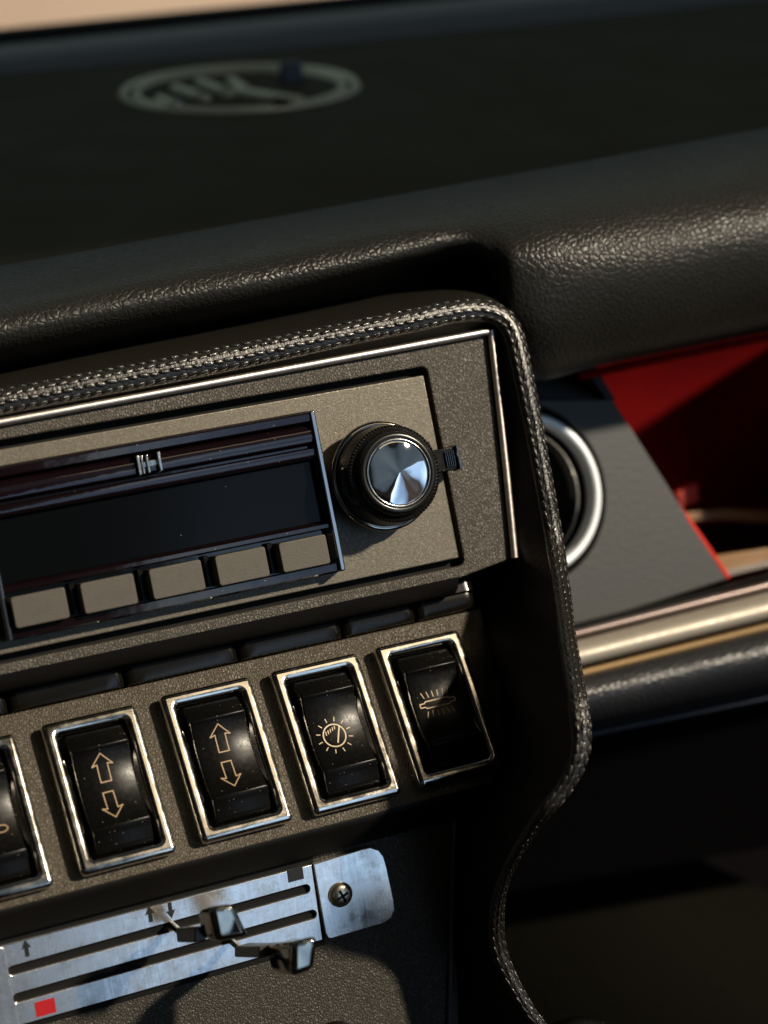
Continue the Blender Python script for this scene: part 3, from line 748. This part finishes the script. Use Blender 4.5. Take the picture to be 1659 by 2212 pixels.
for i, (cen, lab, sy, sm) in enumerate(roots):
    if proto is None:
        proto = thing('rocker_switch', 'x', 'switch', (cen.x, cen.y, 0), SWI, 'chrome framed rocker switches in the row under the radio')
        iu, iv = FW-.0038, FH-.0040
        fr_ = shape2d('frame', rrect(-FW, FW, -FH, FH, .0018), [rrect(-iu+.0004, iu-.0004, -iv, iv, .0010)], 0, .0052, M_chrome, proto, .00165)
        # inner cheeks: lens-shaped chrome slopes beside the rocker
        mb = MB()
        for s_ in (-1, 1):
            ra_, rb2 = [], []
            for k in range(17):
                v = -.0115+k*.0225/16; wd = .0015*math.sin(math.pi*k/16)**.8
                ra_.append((s_*(iu+.0004), v, .0046)); rb2.append((s_*(iu-.0002-wd), v, .0046-.0022*math.sin(math.pi*k/16)))
            mb.grid([ra_, rb2], flip=(s_ < 0))
        build(mb, 'cheek', M_chrome, proto, smooth=180)
        build(make_rocker(), 'rocker', M_black, proto, smooth=50)
        build(MB().box(-iu, iu, -iv, iv, .0002, .0006), 'well', M_matte, proto)
        o = proto
    else:
        o = dup(proto)
        m_ = SWI.m.copy(); m_.translation = SWI.w((cen.x, cen.y, 0)); o.matrix_world = m_
    o['label'] = lab
    o['_sy'] = i
    roots[i].append(o)
for cen, lab, sy, sm, o in roots:
    build(sy(), 'symbol', sm, o)
    del o['_sy']

# ------------------------------------------------------------------ HEATER SLIDER PLATE
hu1 = -.04418; hv1, hv0 = .02, -.00695
hc = thing('heater_control', 'brushed aluminium slider plate with two long slots, arrow marks and a cross head screw', 'heater control', (hu1, hv0, 0), HEA)
def hl(x, y, n=0): p = lh(x, y, n); return (p.x-hu1, p.y-hv0)
def buildh(mb, name, m, **k): return build(mb, name, m, hc, **k)
NP = .0016
def slot(p, q, r_):
    p = Vector(p); q = Vector(q); d_ = (q-p).normalized(); a0 = math.atan2(d_.y, d_.x); pts = []
    for c_, s0 in ((q, a0-math.pi/2), (p, a0+math.pi/2)):
        for k in range(9): a_ = s0+math.pi*k/8; pts.append((c_.x+r_*math.cos(a_), c_.y+r_*math.sin(a_)))
    return pts
s1 = slot(hl(28,2097,NP), hl(660,1921,NP), .00148); s2 = slot(hl(39,2156,NP), hl(674,1976,NP), .00148)
TLp, BLp = hl(2,2044,NP), hl(32,2218,NP); TRp, BRp = hl(673,1868,NP), hl(697,2030,NP)
shape2d('slotted_plate', [BLp, BRp, TRp, TLp], [s1, s2], .0003, NP, M_alu, hc, .0002, label='long slotted part of the plate')
# rounded end
e1 = [hl(x, y, .0022) for x, y in ((677,1867),(780,1836),(800,1831),(818,1836),(829,1850),(836,1875),(850,1940),(853,1965),(845,1984),(828,1995),(800,2003),(715,2028),(708,2026),(703,2016))]
shape2d('end_plate', e1[::-1], [], .0003, .0022, M_alu, hc, .0003, label='rounded right end of the plate with the screw')
e2 = [hl(x, y, .0022) for x, y in ((-160,2093),(0,2046),(10,2050),(40,2218),(30,2230),(-120,2275))]
shape2d('end_plate', e2[::-1], [], .0003, .0022, M_alu, hc, .0003, label='left end of the plate, cut by the frame')
build(MB().box(-.125, .0005, -.002, hv1-hv0, .00005, .00025), 'slot_backing', M_matte, hc)
for x, y, up in ((57,2050,1),(324,1976,1),(368,1965,-1)):
    c_ = Vector(hl(x, y, NP)); k_ = up*.00105
    P = [(0,3.6),(1.9,.2),(.8,.5),(.8,-2.9),(-.8,-2.9),(-.8,.5),(-1.9,.2)]
    pts = [(c_.x+a_*k_*.75, c_.y+b_*k_*.75) for a_, b_ in P]
    if up < 0: pts = [(c_.x-a_*k_*.75, c_.y+b_*k_*.75) for a_, b_ in P][::-1]
    shape2d('arrow_mark', pts, [], NP+.00002, NP+.00008, M_ink, hc)
def sq(x, y, w_, h_, m_, nm):
    c_ = Vector(hl(x, y, NP)); shape2d(nm, [(c_.x-w_, c_.y-h_), (c_.x+w_, c_.y-h_), (c_.x+w_, c_.y+h_), (c_.x-w_, c_.y+h_)], [], NP+.00002, NP+.00009, m_, hc)
sq(638,1889,.0026,.0020,M_ink,'black_mark'); sq(98,2176,.0030,.0023,M_redink,'red_mark')
# screw
sc_ = hl(736,1933,.0026)
mb = MB().rev([(.0040,.0022),(.0039,.0029),(.0034,.0036),(.0024,.0041),(.0012,.0043),(.00001,.0043)], sc_[0], sc_[1], 40)
sw_ = buildh(mb, 'screw', M_screw, smooth=60)
mb = MB()
for a_ in (20, 110):
    ca, sa = math.cos(R(a_)), math.sin(R(a_))
    q = [(-.0021,-.00042),(.0021,-.00042),(.0021,.00042),(-.0021,.00042)]
    q = [(sc_[0]+x*ca-y*sa, sc_[1]+x*sa+y*ca) for x, y in q]
    z = .00432 + (.00003 if a_ > 90 else 0)
    mb.add([(x, y, z) for x, y in q]+[(x, y, .0036) for x, y in q], [(0,1,2,3),(0,4,5,1),(1,5,6,2),(2,6,7,3),(3,7,4,0)])
build(mb, 'cross_recess', M_matte, sw_)
# levers
def lever(label, front, nf, back, nb, st1, st0, n0_):
    foot = [sum(p[0] for p in st0)/4, sum(p[1] for p in st0)/4]
    f0 = lh(foot[0], foot[1], n0_); O = Vector((f0.x, f0.y, 0))
    root = thing('slider_lever', label, 'lever', tuple(O), HEA, 'smoked chrome slider levers on the aluminium plate')
    P = lambda q, n: [tuple(lh(x, y, n)-O) for x, y in q]
    build(MB().hexa(P(back, nb), P(front, nf)), 'grip', M_grip, root, bevel=.0019, seg=4, recalc=True)
    build(MB().hexa(P(st0, n0_), P(st1, nb+.001)), 'stem', M_lever, root, bevel=.0005, recalc=True)
    build(MB().box(-.0006, .0006, -.0011, .0011, -.003, n0_+.002), 'blade', M_chrome, root, bevel=.0002, recalc=True)
    return root
lever('upper slider lever with a dark chrome grip that narrows upwards', [(468,2037),(541,2024),(507,1951),(452,1958)], .041, [(432,2028),(505,2016),(480,1956),(424,1966)], .030,
      [(420,2037),(446,2032),(446,2000),(420,2003)], [(382,2036),(408,2031),(406,2001),(379,2004)], .012)
lever('lower slider lever with a dark chrome grip that narrows downwards', [(630,2112),(680,2094),(688,2020),(630,2034)], .054, [(586,2104),(636,2088),(640,2026),(570,2040)], .033,
      [(560,2070),(596,2062),(596,2036),(560,2044)], [(506,2068),(540,2060),(540,2036),(506,2045)], .012)
# dial tip below
dk = thing('black_dial', 'tip of a small black dial on the lower panel at the bottom edge', 'dial', tuple(lh(722, 2262))[:2]+(0,), HEA)
build(MB().rev([(.0085,0),(.0080,.008),(.0070,.009),(.00001,.009)], 0, 0, 40), 'dial_body', M_black, dk, smooth=40)
build(MB().box(-.0012,.0012,.004,.0082,.008,.0105,.0004), 'pointer', M_black, dk)

# ------------------------------------------------------------------ dash-top vent
vcn = top_hit(519, 208)
vr = (top_hit(775, 184)-vcn).length*.97
vt = bpy.data.objects.new('dash_vent', None); C.objects.link(vt)
vm = Matrix.Rotation(R(23.4), 4, 'X'); vm.translation = vcn; vt.matrix_world = vm
vt['label'] = 'round metal ringed air vent with fins set in the dash top, out of focus'; vt['category'] = 'air vent'
s_ = vr
build(MB().rev([(s_*1.0,0),(s_*1.0,.0030),(s_*.975,.0048),(s_*.94,.0042),(s_*.925,.0015)], k=96), 'outer_ring', M_vent, vt, smooth=60)
build(MB().rev([(s_*.925,.0012),(s_*.90,.0004),(s_*.885,.0036),(s_*.855,.0046),(s_*.82,.0036),(s_*.81,-.001),(s_*.81,-.008)], k=96), 'inner_ring', M_vent, vt, smooth=60)
build(MB().rev([(s_*.81,-.0025),(s_*.7,-.0015),(.00001,-.0015)], k=64), 'throat', M_matte, vt, smooth=60)
for k, (xa, ya, xb, yb) in enumerate(((345,222,385,238),(378,198,446,222),(432,185,496,212),(500,182,536,207))):
    inv = vm.inverted(); p = inv@top_hit(xa, ya-6, .004); q = inv@top_hit(xb, yb-6, .004)
    build(MB().tube([p, q], .0026, 8, squash=1.0), 'fin', M_vent, vt, smooth=180)
inv = vm.inverted(); p = inv@top_hit(510,200,.004); q = inv@top_hit(650,222,.004)
build(MB().tube([p, q], .0028, 8), 'cross_bar', M_vent, vt, smooth=180)
for (x, y, hh, ww) in ((388,232,.008,.005),(630,176,.012,.011)):
    p = inv@top_hit(x, y+14)
    build(MB().box(p.x-ww/2, p.x+ww/2, p.y-.003, p.y+.003, 0, hh, .001), 'tab', mat('blue_grey_tab', (.05,.075,.11), .3), vt, bevel=.001)
p = inv@top_hit(612,248); build(MB().box(p.x-.004, p.x+.004, p.y-.004, p.y+.008, 0, .006, .001), 'catch', M_matte, vt, bevel=.001)

# ------------------------------------------------------------------ gear knob at bottom
gk_p = at(1245, 2252, -.06)
gk = thing('gear_knob', 'black round knob barely showing at the bottom edge below the border', 'knob', gk_p)
build(MB().ball((0,0,-.004), .0155, 40, 24, ax=(1,1,.7)), 'knob_head', M_black, gk, smooth=180)
build(MB().tube([(0,0,-.014),(0,.004,-.06)], .004, 12), 'shaft', M_dchrome, gk, smooth=60)

# ------------------------------------------------------------------ floor, footwell, wall (setting)
def top(mb, name, m, lab=None):
    o = build(mb, name, m); o['kind'] = 'structure'; return o
# floor in the upright world frame: put vertices through W^-1
Wi = W.inverted()
def wv(x, y, z): return Wi@Vector((x, y, z))
pf_ = W@at(1400, 2000, .30)
fz = pf_.z-.02
top(MB().add([wv(-1.5,-1.2,fz), wv(2.0,-1.2,fz), wv(2.0,1.0,fz), wv(-1.5,1.0,fz)], [(0,1,2,3)]), 'floor', M_under)  # near-black so the floor reads as the shaded part
top(MB().add([wv(-1.5,.55,fz), wv(2.0,.55,fz), wv(2.0,.50,.95), wv(-1.5,.50,.95)], [(0,1,2,3)]), 'footwell_wall', M_under)
top(MB().add([wv(-4,2.8,-.5), wv(6,2.8,-.5), wv(6,2.8,.95), wv(-4,2.8,.95)], [(0,1,2,3)]), 'background_wall', M_cream)

tpx = [(960,1600),(1230,1735),(1340,1785),(1500,1850),(1700,1945),(1950,2080),(1950,2500),(960,2500)]
tn_ = [at(x, y, .20) for x, y in tpx]
top(MB().add(tn_, [tuple(range(len(tn_)))[::-1]]), 'lit_carpet_sheet', M_floor).modifiers.new('s', 'SOLIDIFY').thickness = .02  # added sheet, outlined along the shadow edge to read as lit floor
LD = Vector((.78, -1.0, .46)).normalized()
ep = at(600, 533, .021) + LD*1.35; ew = W@ep
blocker_tmp = bpy.data.objects.new('sun_blocker', None); 
rf = MB(); x0_, x1_, y0_, y1_, z0_ = ew.x-1.3, ew.x+.9, ew.y, ew.y+.75, ew.z
rb_ = [wv(x0_,y0_,z0_), wv(x1_,y0_,z0_), wv(x1_,y1_,z0_), wv(x0_,y1_,z0_)]; rt_ = [wv(x0_,y0_,z0_+.05), wv(x1_,y0_,z0_+.05), wv(x1_,y1_,z0_+.05), wv(x0_,y1_,z0_+.05)]
bpy.data.objects.remove(blocker_tmp)
top(MB().hexa(rb_, rt_), 'sun_blocker', mat('blocker_brown', (.10,.09,.07), .9))  # unseen slab added to block the sun from the dash top
# ------------------------------------------------------------------ lights
def aim(o, d, loc):
    q = Vector(d).to_track_quat('-Z', 'Y'); o.matrix_world = Matrix.Translation(loc)@q.to_matrix().to_4x4()
sun = bpy.data.lights.new('sun', 'SUN'); sun.energy = 5.0; sun.angle = R(3.0); sun.color = (1.0, .87, .68)
so = bpy.data.objects.new('sun', sun); C.objects.link(so)
LD = Vector((.78, -1.0, .46)).normalized(); aim(so, -LD, LD*3)
wl = bpy.data.lights.new('window_light', 'AREA'); wl.shape = 'RECTANGLE'; wl.size = .95; wl.size_y = 1.9; wl.energy = 7.0; wl.color = (.82, .91, 1.0)
wo = bpy.data.objects.new('window_light', wl); C.objects.link(wo)
wloc = Vector((.62, -1.0, -.66)); aim(wo, (Vector((0,0,0))-wloc), wloc)

w2 = bpy.data.lights.new('warm_fill', 'AREA'); w2.shape = 'RECTANGLE'; w2.size = .4; w2.size_y = .09; w2.energy = .2; w2.color = (1.0, .78, .5)  # added lamp, gives the switch frames their gold reflection
w2o = bpy.data.objects.new('warm_fill', w2); C.objects.link(w2o)
wloc = Vector((.28, -.62, .38)); aim(w2o, (Vector((-.02,0,-.05))-wloc), wloc)
wl.use_nodes = True; lt = wl.node_tree; em = lt.nodes['Emission']
ge = lt.nodes.new('ShaderNodeNewGeometry'); ln = lt.nodes.new('ShaderNodeTexNoise'); ln.inputs['Scale'].default_value = 1.9; ln.inputs['Detail'].default_value = 1.2; ln.inputs['Distortion'].default_value = .5
lt.links.new(ge.outputs['Parametric'], ln.inputs['Vector'])
lr = lt.nodes.new('ShaderNodeValToRGB'); le = lr.color_ramp.elements
for p_, c_ in ((.40, (.05,.035,.03)), (.47, (.25,.5,.95)), (.56, (.75,1.0,1.3)), (.64, (1.5,1.45,1.35))):
    (le[0] if p_ == .40 else le[1] if p_ == .47 else le.new(p_)).position = p_
le[0].color = (.06,.04,.03,1); le[1].color = (.36,.5,.72,1); le[2].color = (.8,1.05,1.3,1); le[3].color = (1.7,1.6,1.45,1)
lt.links.new(ln.outputs[0], lr.inputs[0]); lt.links.new(lr.outputs[0], em.inputs['Color'])
world = bpy.data.worlds.new('World'); sc.world = world; world.use_nodes = True
nt = world.node_tree; bg = nt.nodes['Background']
tc = nt.nodes.new('ShaderNodeTexCoord'); n1 = nt.nodes.new('ShaderNodeTexNoise'); n1.inputs['Scale'].default_value = 1.4; n1.inputs['Detail'].default_value = 2.5; n1.inputs['Distortion'].default_value = .6
nt.links.new(tc.outputs['Generated'], n1.inputs['Vector'])
rp = nt.nodes.new('ShaderNodeValToRGB'); el = rp.color_ramp.elements
stops = [(.0,(.010,.008,.008)),(.44,(.014,.010,.010)),(.49,(.09,.08,.06)),(.53,(.05,.045,.04)),(.57,(.26,.36,.46)),(.70,(.50,.62,.72)),(.9,(.05,.02,.02))]
while len(el) < len(stops): el.new(.5)
for e_, (p, c_) in zip(el, stops): e_.position = p; e_.color = (*c_, 1)
sx = nt.nodes.new('ShaderNodeSeparateXYZ'); nt.links.new(tc.outputs['Generated'], sx.inputs[0])
mr_ = nt.nodes.new('ShaderNodeMapRange'); mr_.inputs[1].default_value = .15; mr_.inputs[2].default_value = .7; nt.links.new(sx.outputs['Y'], mr_.inputs[0])
mz_ = nt.nodes.new('ShaderNodeMapRange'); mz_.inputs[1].default_value = .2; mz_.inputs[2].default_value = .5; nt.links.new(sx.outputs['Z'], mz_.inputs[0])
mm_ = nt.nodes.new('ShaderNodeMath'); mm_.operation = 'MULTIPLY'; nt.links.new(mr_.outputs[0], mm_.inputs[0]); nt.links.new(mz_.outputs[0], mm_.inputs[1])
mx_ = nt.nodes.new('ShaderNodeMix'); mx_.data_type = 'RGBA'; nt.links.new(mm_.outputs[0], mx_.inputs[0]); nt.links.new(rp.outputs[0], mx_.inputs[6]); mx_.inputs[7].default_value = (.9, 1.15, 1.1, 1)
nt.links.new(n1.outputs[0], rp.inputs[0]); nt.links.new(mx_.outputs[2], bg.inputs['Color']); bg.inputs['Strength'].default_value = .26

# ------------------------------------------------------------------ camera
cd = bpy.data.cameras.new('camera'); cam = bpy.data.objects.new('camera', cd); C.objects.link(cam)
cd.sensor_fit = 'VERTICAL'; cd.sensor_height = 36; cd.sensor_width = 27; cd.lens = 36*FPX/2212
mm = Matrix((CR, CU, -F)).transposed().to_4x4(); mm.translation = CP; cam.matrix_world = mm
cd.clip_start = .02; cd.clip_end = 50
cd.dof.use_dof = True; cd.dof.focus_distance = .655; cd.dof.aperture_fstop = 6.3; cd.dof.aperture_blades = 7
sc.camera = cam

# everything was laid out in the console's own frame: stand it upright
bpy.context.view_layer.update()
for o in list(C.objects):
    if o.parent is None: o.matrix_world = W @ o.matrix_world
bpy.context.view_layer.update()

sc.view_settings.view_transform = 'Standard'; sc.view_settings.look = 'None'
sc.view_settings.exposure = 0; sc.view_settings.gamma = 1; sc.view_settings.use_curve_mapping = False
sc.render.engine = 'CYCLES'
sc.cycles.max_bounces = 6
